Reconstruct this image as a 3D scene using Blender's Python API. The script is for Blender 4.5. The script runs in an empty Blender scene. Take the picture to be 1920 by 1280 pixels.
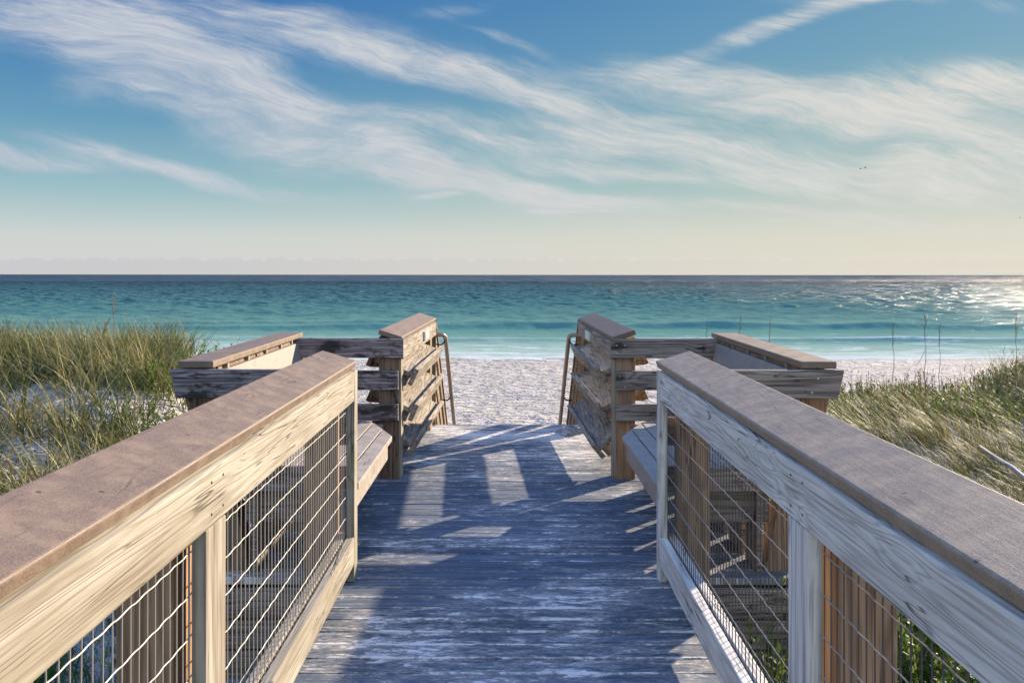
import bpy, math, random
import numpy as np
from mathutils import Vector, noise as mnoise

random.seed(7)
rng = np.random.default_rng(11)
R = math.radians
scene = bpy.context.scene
COL = scene.collection

# ------------------------------------------------------------------ helpers
def tag(o, label=None, cat=None, group=None, kind=None):
    if label: o['label'] = label
    if cat: o['category'] = cat
    if group: o['group'] = group
    if kind: o['kind'] = kind
    return o

def empty(name, loc, label, cat, group=None):
    o = bpy.data.objects.new(name, None)
    COL.objects.link(o)
    o.location = loc
    o.empty_display_size = 0.2
    return tag(o, label, cat, group)

class MB:
    """collects solid boards, tubes and prisms in world coordinates; build() links them as one mesh"""
    def __init__(s): s.v = []; s.f = []
    def hexa(s, pts):
        b = len(s.v); s.v += [tuple(p) for p in pts]
        for q in ((0,3,2,1),(4,5,6,7),(0,1,5,4),(1,2,6,5),(2,3,7,6),(3,0,4,7)):
            s.f.append(tuple(b+i for i in q))
        return s
    def box(s, x0, x1, y0, y1, z0, z1):
        x0, x1 = min(x0,x1), max(x0,x1); y0, y1 = min(y0,y1), max(y0,y1); z0, z1 = min(z0,z1), max(z0,z1)
        return s.hexa([(x0,y0,z0),(x1,y0,z0),(x1,y1,z0),(x0,y1,z0),(x0,y0,z1),(x1,y0,z1),(x1,y1,z1),(x0,y1,z1)])
    def prism(s, sec0, sec1):
        """two matching closed outlines joined into a solid"""
        n = len(sec0); b = len(s.v)
        s.v += [tuple(p) for p in sec0] + [tuple(p) for p in sec1]
        for i in range(n):
            j = (i+1) % n
            s.f.append((b+i, b+j, b+n+j, b+n+i))
        s.f.append(tuple(b+i for i in reversed(range(n))))
        s.f.append(tuple(b+n+i for i in range(n)))
        return s
    def beam(s, p0, p1, w, h, up=(0,0,1)):
        p0 = Vector(p0); p1 = Vector(p1); d = (p1-p0).normalized(); up = Vector(up)
        side = d.cross(up).normalized(); u = side.cross(d).normalized()
        a, c = side*w/2, u*h/2
        return s.hexa([p0-a-c, p0+a-c, p1+a-c, p1-a-c, p0-a+c, p0+a+c, p1+a+c, p1-a+c])
    def tube(s, pts, r, n=8, cap=True):
        pts = [Vector(p) for p in pts]; rs = r if isinstance(r, (list, tuple)) else [r]*len(pts)
        b = len(s.v); up = Vector((0,0,1)); prev = None
        for i, p in enumerate(pts):
            d = (pts[min(i+1,len(pts)-1)]-pts[max(i-1,0)]).normalized()
            if prev is None:
                ref = up if abs(d.z) < .9 else Vector((1,0,0))
                a = d.cross(ref).normalized()
            else:
                a = (prev - d*prev.dot(d)).normalized()
            prev = a; c = d.cross(a)
            for k in range(n):
                t = 2*math.pi*k/n
                s.v.append(tuple(p + (a*math.cos(t)+c*math.sin(t))*rs[i]))
        for i in range(len(pts)-1):
            for k in range(n):
                k2 = (k+1) % n
                s.f.append((b+i*n+k, b+i*n+k2, b+(i+1)*n+k2, b+(i+1)*n+k))
        if cap:
            s.f.append(tuple(b+k for k in reversed(range(n))))
            s.f.append(tuple(b+(len(pts)-1)*n+k for k in range(n)))
        return s
    def build(s, name, mat, parent=None, bevel=0.0, smooth=False, segs=2):
        me = bpy.data.meshes.new(name)
        L = Vector(parent_world(parent)) if parent else Vector((0,0,0))
        me.from_pydata([tuple(Vector(p)-L) for p in s.v], [], s.f)
        me.validate(); me.update()
        # outward normals
        import bmesh
        bm = bmesh.new(); bm.from_mesh(me); bmesh.ops.recalc_face_normals(bm, faces=bm.faces); bm.to_mesh(me); bm.free()
        if smooth:
            me.polygons.foreach_set('use_smooth', [True]*len(me.polygons))
        me.materials.append(mat)
        o = bpy.data.objects.new(name, me); COL.objects.link(o)
        if parent: o.parent = parent
        if bevel:
            m = o.modifiers.new('edge', 'BEVEL'); m.width = bevel; m.segments = segs; m.limit_method = 'ANGLE'; m.angle_limit = R(40)
        return o

def parent_world(p):
    v = Vector((0,0,0))
    while p is not None:
        v += p.location; p = p.parent
    return v

# ------------------------------------------------------------------ node helpers
class NT:
    def __init__(s, tree): s.t = tree; s.n = tree.nodes; s.l = tree.links; s.n.clear()
    def new(s, typ, **kw):
        n = s.n.new(typ)
        for k, v in kw.items(): setattr(n, k, v)
        return n
    def put(s, sock, val):
        if hasattr(val, 'is_linked') or isinstance(val, bpy.types.NodeSocket): s.l.new(val, sock)
        else: sock.default_value = val
    def math(s, op, a, b=None, c=None, clamp=False):
        n = s.new('ShaderNodeMath', operation=op, use_clamp=clamp)
        s.put(n.inputs[0], a)
        if b is not None: s.put(n.inputs[1], b)
        if c is not None: s.put(n.inputs[2], c)
        return n.outputs[0]
    def vmath(s, op, a, b=None):
        n = s.new('ShaderNodeVectorMath', operation=op); s.put(n.inputs[0], a)
        if b is not None: s.put(n.inputs[1], b)
        return n.outputs[0] if op not in ('DOT_PRODUCT','LENGTH','DISTANCE') else n.outputs['Value']
    def noise(s, vec, scale=5, detail=4, rough=.55, dist=0.0):
        n = s.new('ShaderNodeTexNoise'); s.put(n.inputs['Vector'], vec)
        s.put(n.inputs['Scale'], scale); n.inputs['Detail'].default_value = detail
        n.inputs['Roughness'].default_value = rough; n.inputs['Distortion'].default_value = dist
        return n.outputs['Fac']
    def ramp(s, fac, stops, interp='LINEAR'):
        n = s.new('ShaderNodeValToRGB'); s.put(n.inputs[0], fac); cr = n.color_ramp; cr.interpolation = interp
        while len(cr.elements) < len(stops): cr.elements.new(.5)
        for e, (p, c) in zip(cr.elements, stops):
            e.position = p; e.color = (*c, 1) if len(c) == 3 else c
        return n.outputs['Color']
    def mix(s, fac, a, b, mode='MIX'):
        n = s.new('ShaderNodeMix', data_type='RGBA', blend_type=mode)
        s.put(n.inputs[0], fac)
        for i, v in ((6,a),(7,b)):
            if isinstance(v, (tuple,list)): v = (*v[:3], 1)
            s.put(n.inputs[i], v)
        return n.outputs[2]
    def maprange(s, v, a, b, c=0., d=1., smooth=True):
        n = s.new('ShaderNodeMapRange', interpolation_type='SMOOTHSTEP' if smooth else 'LINEAR')
        s.put(n.inputs[0], v)
        for i, x in enumerate((a,b,c,d)): s.put(n.inputs[i+1], x)
        return n.outputs[0]
    def sep(s, v):
        n = s.new('ShaderNodeSeparateXYZ'); s.put(n.inputs[0], v); return n.outputs
    def comb(s, x, y, z):
        n = s.new('ShaderNodeCombineXYZ')
        for i, v in enumerate((x,y,z)): s.put(n.inputs[i], v)
        return n.outputs[0]
    def bump(s, h, strength=.4, dist=.01, normal=None):
        n = s.new('ShaderNodeBump'); s.put(n.inputs['Height'], h)
        n.inputs['Strength'].default_value = strength; n.inputs['Distance'].default_value = dist
        if normal is not None: s.put(n.inputs['Normal'], normal)
        return n.outputs[0]

def material(name):
    m = bpy.data.materials.new(name); m.use_nodes = True
    t = NT(m.node_tree)
    out = t.new('ShaderNodeOutputMaterial'); p = t.new('ShaderNodeBsdfPrincipled')
    t.l.new(p.outputs[0], out.inputs[0])
    return m, t, p, out

def wood(name, axis, light, mid, dark, ring=26, knots=.5, mould=0., mouldcol=(.02,.022,.018), rough=.75, bump=.5, stain=None, contrast=1., cross=7.):
    """weathered board: contour lines of a stretched noise field give flat-sawn grain, sparse knots bend it"""
    m, t, p, out = material(name)
    tc = t.new('ShaderNodeTexCoord'); geo = t.new('ShaderNodeNewGeometry')
    off = t.math('MULTIPLY', geo.outputs['Random Per Island'], 37.0)
    base = t.vmath('ADD', tc.outputs['Object'], t.comb(off, off, off))
    sc = [cross*1.3]*3; sc[axis] = .5
    st = t.vmath('MULTIPLY', base, tuple(sc))
    sck = [5.5]*3; sck[axis] = 2.1
    kv = t.new('ShaderNodeTexVoronoi'); t.put(kv.inputs['Vector'], t.vmath('MULTIPLY', base, tuple(sck)))
    kv.inputs['Scale'].default_value = 1.0; kv.inputs['Randomness'].default_value = 1.0
    kd = kv.outputs['Distance']
    kcol = t.sep(kv.outputs['Color'])[0]
    on = t.maprange(kcol, 1-knots, 1-knots+.05)
    kbend = t.math('MULTIPLY', t.maprange(kd, 0, .42, 1, 0), on)
    kcore = t.math('MULTIPLY', t.maprange(kd, .06, .16, 1, 0), on)
    n1 = t.noise(st, .9, 3.0, .45)
    field = t.math('ADD', n1, t.math('MULTIPLY', kbend, .22))
    rings = t.math('SINE', t.math('MULTIPLY', field, float(ring*6.283/2)))
    rings = t.math('MULTIPLY_ADD', rings, .5, .5)
    rings = t.math('POWER', rings, 3.0)
    scf = [95.]*3; scf[axis] = 3.0
    fib = t.noise(t.vmath('MULTIPLY', base, tuple(scf)), 1.0, 4, .6)
    scb = [9.]*3; scb[axis] = 1.6
    blot = t.noise(t.vmath('MULTIPLY', base, tuple(scb)), 1.0, 4, .6)
    c = t.mix(t.maprange(blot, .3, .72), mid, light)
    c = t.mix(t.math('MULTIPLY', rings, .62*contrast), c, dark)
    c = t.mix(t.math('MULTIPLY', t.maprange(fib, .50, .66), .62*contrast), c, dark)
    c = t.mix(t.math('MULTIPLY', t.maprange(fib, .5, .25), .35), c, tuple(min(1, x*1.25) for x in light))
    c = t.mix(t.math('MULTIPLY', kcore, .85), c, tuple(x*.35 for x in dark))
    # fine drying cracks along the grain
    scc = [26.]*3; scc[axis] = 1.1
    crk = t.noise(t.vmath('MULTIPLY', base, tuple(scc)), 1.0, 2, .5, .3)
    crack = t.maprange(t.math('ABSOLUTE', t.math('SUBTRACT', crk, .5)), 0, .016, 1, 0)
    msk = t.maprange(t.noise(base, 2.6, 2), .46, .56)
    crack = t.math('MULTIPLY', crack, msk)
    c = t.mix(t.math('MULTIPLY', crack, .75), c, tuple(x*.25 for x in dark))
    # island tone
    tone = t.maprange(geo.outputs['Random Per Island'], 0, 1, .84, 1.12, smooth=False)
    tn = t.new('ShaderNodeCombineColor')
    for i in range(3): t.put(tn.inputs[i], tone)
    c = t.mix(1.0, c, tn.outputs[0], 'MULTIPLY')
    if stain:
        s_ = t.maprange(t.noise(base, 3.4, 4, .65), .52, .68)
        c = t.mix(t.math('MULTIPLY', s_, .7), c, stain)
    if mould > 0:
        scm = [7.]*3; scm[axis] = 2.6
        mo = t.noise(t.vmath('MULTIPLY', base, tuple(scm)), 1.6, 6, .7)
        mk = t.maprange(mo, .62-.14*mould, .70-.10*mould)
        c = t.mix(t.math('MULTIPLY', mk, .88), c, mouldcol)
    t.put(p.inputs['Base Color'], c)
    t.put(p.inputs['Roughness'], rough); p.inputs['Specular IOR Level'].default_value = .3
    h = t.math('ADD', t.math('MULTIPLY', rings, -.5), t.math('MULTIPLY', fib, .9))
    h = t.math('SUBTRACT', h, t.math('MULTIPLY', crack, 1.5))
    h = t.math('SUBTRACT', h, t.math('MULTIPLY', kcore, .4))
    t.put(p.inputs['Normal'], t.bump(h, bump, .004))
    return m

def plain(name, col, rough=.6, metal=0., spec=.3, var=.25, scale=30, bump=.2):
    m, t, p, out = material(name)
    tc = t.new('ShaderNodeTexCoord')
    n = t.noise(tc.outputs['Object'], scale, 5, .6)
    c = t.mix(n, tuple(x*(1-var) for x in col), tuple(min(1, x*(1+var)) for x in col))
    t.put(p.inputs['Base Color'], c); t.put(p.inputs['Roughness'], rough); t.put(p.inputs['Metallic'], metal)
    p.inputs['Specular IOR Level'].default_value = spec
    if bump: t.put(p.inputs['Normal'], t.bump(n, bump, .003))
    return m

def composite(name, col, axis=1, stainc=(.12,.11,.10), frost=.0):
    """brown wood-plastic board: fine speckle, faint scratches along the board, small dark specks"""
    m, t, p, out = material(name)
    tc = t.new('ShaderNodeTexCoord'); geo = t.new('ShaderNodeNewGeometry')
    off = t.math('MULTIPLY', geo.outputs['Random Per Island'], 19.0)
    base = t.vmath('ADD', tc.outputs['Object'], t.comb(off, off, off))
    a = t.noise(base, 240, 4, .75); b = t.noise(base, 14, 5, .65)
    sc = [60.]*3; sc[axis] = 4.
    g = t.noise(t.vmath('MULTIPLY', base, tuple(sc)), 1., 4, .6)
    c = t.mix(t.maprange(a, .35, .65), tuple(x*.70 for x in col), tuple(x*1.25 for x in col))
    c = t.mix(t.math('MULTIPLY', t.maprange(b, .4, .7), .5), c, tuple(min(1, x*1.45+.02) for x in col))
    c = t.mix(t.math('MULTIPLY', t.maprange(g, .55, .75), .4), c, tuple(x*.55 for x in col))
    vo = t.new('ShaderNodeTexVoronoi'); t.put(vo.inputs['Vector'], base); vo.inputs['Scale'].default_value = 11
    sp = t.math('MULTIPLY', t.maprange(vo.outputs['Distance'], .05, .09, 1, 0), t.maprange(t.sep(vo.outputs['Color'])[1], .72, .75))
    c = t.mix(t.math('MULTIPLY', sp, .8), c, tuple(x*.25 for x in col))
    scl = [13.]*3; scl[axis] = 1.0
    wv = t.noise(t.vmath('MULTIPLY', base, tuple(scl)), 1., 3, .5, .4)
    ln = t.maprange(t.math('ABSOLUTE', t.math('SUBTRACT', wv, .5)), 0, .012, 1, 0)
    ln = t.math('MULTIPLY', ln, t.maprange(t.noise(base, 3., 2), .5, .6))
    c = t.mix(t.math('MULTIPLY', ln, .75), c, tuple(x*.3 for x in col))
    t.put(p.inputs['Base Color'], c); t.put(p.inputs['Roughness'], t.maprange(b, .3, .7, .5, .75)); p.inputs['Specular IOR Level'].default_value = .35
    h = t.math('ADD', t.math('MULTIPLY', a, .6), t.math('MULTIPLY', g, .8))
    t.put(p.inputs['Normal'], t.bump(h, .45, .0025))
    return m

X, Y, Z = 0, 1, 2
M = {}
PALE = dict(light=(.46,.415,.325), mid=(.31,.265,.19), dark=(.145,.10,.06))
M['pine_y'] = wood('pale_pine_lengthwise', Y, **PALE, ring=26, knots=.6, contrast=.5, cross=11.)
M['pine_z'] = wood('pale_pine_upright', Z, **PALE, ring=20, knots=.25, contrast=.8, cross=5., stain=(.25,.24,.15))
SHADE_PINE = dict(light=(.86,.82,.74), mid=(.66,.61,.53), dark=(.20,.165,.14))  # same weathered pine on the shaded right side, colour lightened to lift the shade
M['shade_pine_y'] = wood('shade_lifted_pine_lengthwise', Y, **SHADE_PINE, ring=34, knots=.6, contrast=.62, cross=11.)
M['shade_pine_z'] = wood('shade_lifted_pine_upright', Z, **SHADE_PINE, ring=20, knots=.3, contrast=.8, cross=5., stain=(.30,.31,.22))
OLD = dict(light=(.42,.36,.36), mid=(.25,.20,.20), dark=(.07,.05,.055))
M['old_x'] = wood('old_mouldy_board', X, **OLD, ring=18, knots=.5, mould=.95, bump=.9, cross=9.)
M['old2_x'] = wood('old_grey_board', X, light=(.42,.36,.30), mid=(.27,.22,.18), dark=(.08,.06,.05), ring=20, knots=.5, mould=.4, bump=.9, cross=9.)
M['old_z'] = wood('old_mouldy_post', Z, light=(.34,.22,.14), mid=(.20,.14,.10), dark=(.05,.033,.025), ring=16, knots=.3, mould=.5, bump=.8)
M['post_z'] = wood('brown_post', Z, light=(.48,.31,.18), mid=(.35,.22,.13), dark=(.16,.09,.05), ring=15, knots=.25, bump=.6)
M['rack_y'] = wood('weathered_shelf_board', Y, light=(.46,.39,.30), mid=(.32,.26,.19), dark=(.085,.06,.04), ring=24, knots=.4, bump=.9, cross=8.)
M['stair_y'] = wood('stair_board', Y, light=(.36,.27,.17), mid=(.24,.17,.105), dark=(.13,.085,.05), ring=22, knots=.3)
M['stair_z'] = wood('stair_post', Z, light=(.34,.25,.155), mid=(.22,.155,.09), dark=(.12,.08,.045), ring=18, knots=.3)
M['cap'] = composite('brown_composite_cap', (.19,.132,.09))
M['capr'] = composite('grey_brown_composite_cap', (.30,.222,.155))
M['capd'] = composite('dark_brown_composite_cap', (.155,.108,.075))
M['back'] = composite('grey_composite_backrest', (.27,.235,.195))
M['seat'] = composite('composite_seat_board', (.33,.28,.225))
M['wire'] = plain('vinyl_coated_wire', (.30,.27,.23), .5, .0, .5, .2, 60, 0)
M['wire_backlit'] = plain('backlit_dark_wire', (.075,.07,.068), .45, .0, .5, .2, 60, 0)  # right mesh verticals: same wire seen backlit, its darkness put into the colour
M['wireh'] = plain('galvanised_wire', (.33,.29,.24), .45, .0, .5, .2, 60, 0)
M['pipe'] = plain('tan_painted_pipe', (.33,.26,.20), .4, .0, .5, .15, 25, .1)
M['plate'] = plain('brushed_metal_plate', (.62,.62,.60), .35, .7, .5, .15, 40, 0)
M['iron'] = plain('dark_steel_bracket', (.05,.045,.04), .5, .4, .5, .2, 50, 0)
M['screw'] = plain('screw_head', (.45,.44,.42), .35, .8, .5, .1, 50, 0)
M['drift'] = wood('bleached_driftwood', X, light=(.45,.42,.39), mid=(.34,.31,.29), dark=(.2,.18,.16), ring=14, knots=.2)

# ------------------------------------------------------------------ dimensions
EYE = 1.5
YE = 4.38          # end of the sloping walk, start of the bench platform
YF = 6.46          # far posts of the bench platform
YD = 8.76          # edge of the deck above the stairs
SL = .0085
def zr(y): return -SL*(YE-y) if y < YE else 0.
SUN = Vector((2.0, 2.12, 1.0)).normalized()

# ------------------------------------------------------------------ terrain
def ss(a, b, x):
    t = np.clip((x-a)/(b-a), 0, 1); return t*t*(3-2*t)
PH = rng.uniform(0, 6.283, (40, 3)); DR = rng.normal(0, 1, (40, 2)); DR /= np.linalg.norm(DR, axis=1)[:, None]
def rough_noise(x, y, lam, n0, n1):
    s = 0
    for i in range(n0, n1):
        k = 6.283/(lam*(.6+.9*((i*37) % 11)/11))
        s = s+np.sin(k*(DR[i,0]*x+DR[i,1]*y)+PH[i,0]+1.3*np.sin(.41*k*(DR[i,1]*x-DR[i,0]*y)+PH[i,1]))
    return s/math.sqrt(n1-n0)
def ground(x, y):
    x = np.asarray(x, float); y = np.asarray(y, float)
    ax = np.abs(x)
    away = ss(1.3, 3.4, ax)
    left = -.15+.60*np.exp(-((y-10.0)/3.3)**2)*ss(-2.2, -4.2, x)
    right = -.40+.10*np.exp(-((y-11)/2.5)**2)+.25*ss(6.0, 8.5, x)
    side = np.where(x < 0, left, right)
    side = -.68*(1-away)+side*away
    side = side + .05*rough_noise(x, y, 2.6, 0, 8)*away
    dist = np.maximum(y-12, 0)
    zb = -2.35-dist*.0362
    zb = zb - np.maximum(y-58, 0)*.02
    zb = zb+.03*rough_noise(x, y, 7., 8, 16)+.018*rough_noise(x, y, 1.3, 16, 28)*ss(250, 60, y)
    for yt in (33.4, 35.2):      # wheel tracks along the beach
        zb = zb - .07*np.exp(-((y-yt-.02*x)/.28)**2)
    f0 = 8.9+3.2*ss(1.0, 3.0, ax)+1.2*ss(4, 8, ax)
    f = ss(0, 1, (y-f0)/3.6)
    return side*(1-f)+zb*f

def grid_object(name, xs, ys, zfun, mat):
    GX, GY = np.meshgrid(xs, ys) if xs.ndim == 1 else (xs, ys)
    GZ = zfun(GX, GY)
    nr, nc = GX.shape
    co = np.stack([GX, GY, GZ], -1).reshape(-1, 3)
    idx = np.arange(nr*nc).reshape(nr, nc)
    q = np.stack([idx[:-1,:-1], idx[:-1,1:], idx[1:,1:], idx[1:,:-1]], -1).reshape(-1, 4)
    return raw_mesh(name, co, q, mat, True)

def raw_mesh(name, co, quads, mat, smooth=False):
    me = bpy.data.meshes.new(name)
    k = quads.shape[1]
    me.vertices.add(len(co)); me.vertices.foreach_set('co', co.astype(np.float32).ravel())
    me.loops.add(quads.size); me.loops.foreach_set('vertex_index', quads.astype(np.int32).ravel())
    me.polygons.add(len(quads)); me.polygons.foreach_set('loop_start', np.arange(0, quads.size, k, dtype=np.int32))
    if smooth: me.polygons.foreach_set('use_smooth', np.ones(len(quads), bool))
    me.update(calc_edges=True); me.materials.append(mat)
    o = bpy.data.objects.new(name, me); COL.objects.link(o); return o

# sand
m, t, p, out = material('white_quartz_sand'); M['sand'] = m
tc = t.new('ShaderNodeTexCoord'); P = tc.outputs['Object']
n1 = t.noise(P, 2.2, 6, .65); n2 = t.noise(P, 60, 3, .6); n3 = t.noise(P, .25, 3, .5)
c = t.mix(t.maprange(n1, .35, .7), (.58,.53,.475), (.88,.83,.755))
c = t.mix(t.math('MULTIPLY', t.maprange(n3, .45, .65), .35), c, (.55,.49,.46))
c = t.mix(t.math('MULTIPLY', t.maprange(n2, .5, .75), .45), c, (.34,.285,.25))
n4 = t.noise(P, 9, 5, .7)
c = t.mix(t.math('MULTIPLY', t.maprange(n4, .52, .62), .55), c, (.32,.28,.26))
yy = t.sep(P)[1]
wet = t.maprange(t.math('ADD', yy, t.math('MULTIPLY', t.noise(P, .12, 2), 5.)), 57, 60.5)
c = t.mix(t.math('MULTIPLY', wet, .55), c, (.36,.34,.30))
t.put(p.inputs['Base Color'], c); t.put(p.inputs['Roughness'], .9); p.inputs['Specular IOR Level'].default_value = .15
vo = t.new('ShaderNodeTexVoronoi', feature='SMOOTH_F1'); t.put(vo.inputs['Vector'], t.vmath('ADD', P, t.comb(n1, n1, 0.))); vo.inputs['Scale'].default_value = 2.3
foot = t.maprange(vo.outputs['Distance'], .0, .5, 0, 1)
h = t.math('ADD', t.math('MULTIPLY', foot, 1.), t.math('MULTIPLY', t.noise(P, 5, 5, .65), 1.1))
h = t.math('ADD', h, t.math('MULTIPLY', t.maprange(t.noise(P, 1.6, 4, .6), .38, .62), 1.4))
b1 = t.bump(h, 1.0, .26)
t.put(p.inputs['Normal'], t.bump(n2, .4, .006, b1))

ys = np.concatenate([np.arange(-12, 16, .16), 16*np.exp(np.linspace(0, math.log(110/16), 330)), [200, 400]])
xs = np.concatenate([-np.geomspace(9, 400, 60)[::-1], np.arange(-8.9, 9, .16), np.geomspace(9.05, 400, 60)])
beach = grid_object('sand', xs, ys, ground, M['sand']); tag(beach, kind='structure')

# ------------------------------------------------------------------ sea
SEAF = -4.0
m, t, p, out = material('sea_water'); M['sea'] = m
tc = t.new('ShaderNodeTexCoord'); P = tc.outputs['Object']; s = t.sep(P)
n_b = t.noise(t.vmath('MULTIPLY', P, (.006,.02,0)), 1., 3, .55)
lg = t.math('LOGARITHM', t.math('ADD', s[1], t.math('MULTIPLY', t.math('SUBTRACT', n_b, .5), 60.)), 10.)
f = t.maprange(lg, math.log10(55), math.log10(3000), 0, 1, smooth=False)
c = t.ramp(f, [(0, (.54,.58,.47)), (.05, (.32,.45,.345)), (.11, (.125,.275,.21)), (.22, (.068,.185,.155)), (.42, (.042,.115,.12)), (.70, (.022,.06,.088)), (1, (.016,.045,.074))])
foamn = t.noise(t.vmath('MULTIPLY', P, (.22,.8,.0)), 1., 6, .7)
near = t.maprange(s[1], 96, 57, 0, 1)
hz = s[2]
foam = t.math('MULTIPLY', t.maprange(t.math('ADD', foamn, t.math('MULTIPLY', near, .13)), .62, .72), near)
edge = t.maprange(s[1], 60.8, 58.6)
foam = t.math('MAXIMUM', foam, t.math('MULTIPLY', edge, .8))
crest = t.math('MULTIPLY', t.maprange(hz, SEAF+.20, SEAF+.38), t.maprange(s[1], 80, 74))
foamc = t.noise(t.vmath('MULTIPLY', P, (.5,2.2,.0)), 1., 6, .7)
foam = t.math('MAXIMUM', foam, t.math('MULTIPLY', crest, t.maprange(foamc, .40, .52)))
wash = t.maprange(t.math('ABSOLUTE', t.math('SUBTRACT', t.math('ADD', s[1], t.math('MULTIPLY', t.noise(t.vmath('MULTIPLY', P, (.05,0,0)), 1., 4, .6), 4.)), 63.6)), 0., .45, 1., 0.)
foam = t.math('MAXIMUM', foam, t.math('MULTIPLY', wash, .9))
c = t.mix(t.math('MULTIPLY', foam, .75), c, (.75,.78,.76))
t.put(p.inputs['Base Color'], c); t.put(p.inputs['Roughness'], .13); p.inputs['IOR'].default_value = 1.33
p.inputs['Specular IOR Level'].default_value = .19
w1 = t.noise(t.vmath('MULTIPLY', P, (.9,1.6,1)), 1., 5, .65)
w2 = t.noise(t.vmath('MULTIPLY', P, (.10,.10,1)), 1., 5, .65)
w3 = t.noise(t.vmath('MULTIPLY', P, (.03,.010,1)), 1., 5, .65)
w4 = t.noise(t.vmath('MULTIPLY', P, (.008,.0012,1)), 1., 5, .65)
calm = t.maprange(s[1], 58, 120, .35, 1.)
m2 = t.maprange(s[1], 90, 250, 0, 1.); m3 = t.maprange(s[1], 200, 700, 0, 1.); m4 = t.maprange(s[1], 500, 1500, 0, 1.)
b0 = t.bump(t.math('MULTIPLY', w4, m4), 1., 150.)
b1 = t.bump(t.math('MULTIPLY', w3, m3), 1., 17., b0)
b2 = t.bump(t.math('MULTIPLY', w2, m2), 1., 3.2, b1)
nrm = t.bump(t.math('MULTIPLY', w1, calm), 1., .27, b2)
t.put(p.inputs['Normal'], nrm); p.inputs['Specular IOR Level'].default_value = 0.
gl = t.new('ShaderNodeBsdfGlossy'); gl.inputs['Roughness'].default_value = .16; t.put(gl.inputs['Normal'], nrm)
fr_ = t.new('ShaderNodeFresnel'); fr_.inputs[0].default_value = 1.33; t.put(fr_.inputs['Normal'], nrm)
mx = t.new('ShaderNodeMixShader'); t.put(mx.inputs[0], t.math('MULTIPLY', fr_.outputs[0], .50))
t.l.new(p.outputs[0], mx.inputs[1]); t.l.new(gl.outputs[0], mx.inputs[2]); t.l.new(mx.outputs[0], out.inputs[0])

SEA = -4.0
def seaz(x, y):
    z = np.zeros_like(x)
    r2 = np.random.default_rng(5)
    spacing = np.clip((y-55)/500, .35, 1.)*np.where(y > 620, (y/620)**4, 1.)*.9
    for i in range(44):
        lam = 1.3*(1.055**i); th = r2.normal(0, .75); k = 6.283/lam
        amp = .0088*lam*math.exp(-(lam/14.)**2)
        fade = np.clip((lam/np.maximum(spacing, .3)-2)/3, 0, 1)
        z = z+amp*fade*np.sin(k*(math.sin(th)*x-math.cos(th)*y)+r2.uniform(0, 6.28)+.6*np.sin(.13*k*x+i))
    z *= .86*ss(62, 190, y)+.14
    for (yc, a, w, ph) in ((65.5,.10,.8,.6),(72.5,.42,.9,2.),(89.0,.80,1.2,.3),(98.5,.36,1.3,1.1),(113,.22,1.8,1.7),(133,.22,2.2,.2)):
        off = 1.1*np.sin(.03*x+ph)+.6*np.sin(.09*x+2*ph)+.35*np.sin(.31*x+3*ph)
        am = a*(.75+.25*np.sin(.045*x+3*ph))*(.85+.15*np.sin(.37*x+ph))
        d = (y-yc-off)/w
        z += am*np.where(d < 0, np.exp(-d*d), np.exp(-(d*.45)**2))
    return SEA+z
yr = np.concatenate([np.arange(55.5, 130, .33), np.arange(130, 320, .62), np.arange(320, 700, 1.35), 700*np.exp(np.linspace(0, 1, 120)*math.log(60))])
xc = np.linspace(-.95, .95, 900)
GY = np.repeat(yr[:, None], len(xc), 1); GX = xc[None, :]*(GY+30)
sea = grid_object('sea', GX, GY, seaz, M['sea']); tag(sea, kind='structure')

# ------------------------------------------------------------------ deck
PITCH, GAP = .1277, .0092
m, t, p, out = material('walked_deck_boards'); M['deck'] = m
tc = t.new('ShaderNodeTexCoord'); geo = t.new('ShaderNodeNewGeometry'); O = tc.outputs['Object']
off = t.math('MULTIPLY', geo.outputs['Random Per Island'], 53.)
B = t.vmath('ADD', O, t.comb(off, off, 0.))
g1 = t.noise(t.vmath('MULTIPLY', B, (3.2,120,120)), 1., 5, .65)
g2 = t.noise(t.vmath('MULTIPLY', B, (1.4,34,34)), 1., 4, .6)
bl = t.noise(O, 1.6, 4, .6)
c = t.mix(t.maprange(g2, .3, .7), (.065,.088,.12), (.145,.175,.215))
c = t.mix(t.math('MULTIPLY', t.maprange(g1, .5, .7), .6), c, (.06,.058,.06))
tone = t.maprange(geo.outputs['Random Per Island'], 0, 1, .78, 1.2, smooth=False)
tn = t.new('ShaderNodeCombineColor')
for i in range(3): t.put(tn.inputs[i], tone)
c = t.mix(1., c, tn.outputs[0], 'MULTIPLY')
# sand dusted over the boards, raked along the grooves
sy = t.sep(O)
sn = t.noise(t.vmath('MULTIPLY', O, (5.,17,1)), 1., 9, .72, 1.0)
sn2 = t.noise(t.vmath('MULTIPLY', O, (28.,85,1)), 1., 5, .7, .5)
patch = t.noise(t.vmath('MULTIPLY', O, (1.1,1.9,1)), 1., 3, .55)
ph = t.math('FRACT', t.math('ADD', t.math('DIVIDE', t.math('SUBTRACT', sy[1], YE-.02), PITCH), 200.))
dg = t.math('MINIMUM', ph, t.math('SUBTRACT', 1., ph))
edge_ = t.maprange(dg, .0, .16, .065, 0.)
groove = t.math('MULTIPLY_ADD', t.math('SINE', t.math('MULTIPLY', sy[1], 6.283/.0125)), .5, .5)
sm = t.math('ADD', t.math('MULTIPLY', sn, .62), t.math('MULTIPLY', sn2, .38))
nearmore = t.maprange(sy[1], 5.2, 3.4, 0., .035)
farmore = t.maprange(sy[1], 6.2, 8.4, 0., .09)
sm = t.math('ADD', t.math('ADD', t.math('ADD', sm, nearmore), farmore), edge_)
sm = t.math('ADD', sm, t.math('MULTIPLY', t.math('SUBTRACT', patch, .5), .42))
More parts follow.
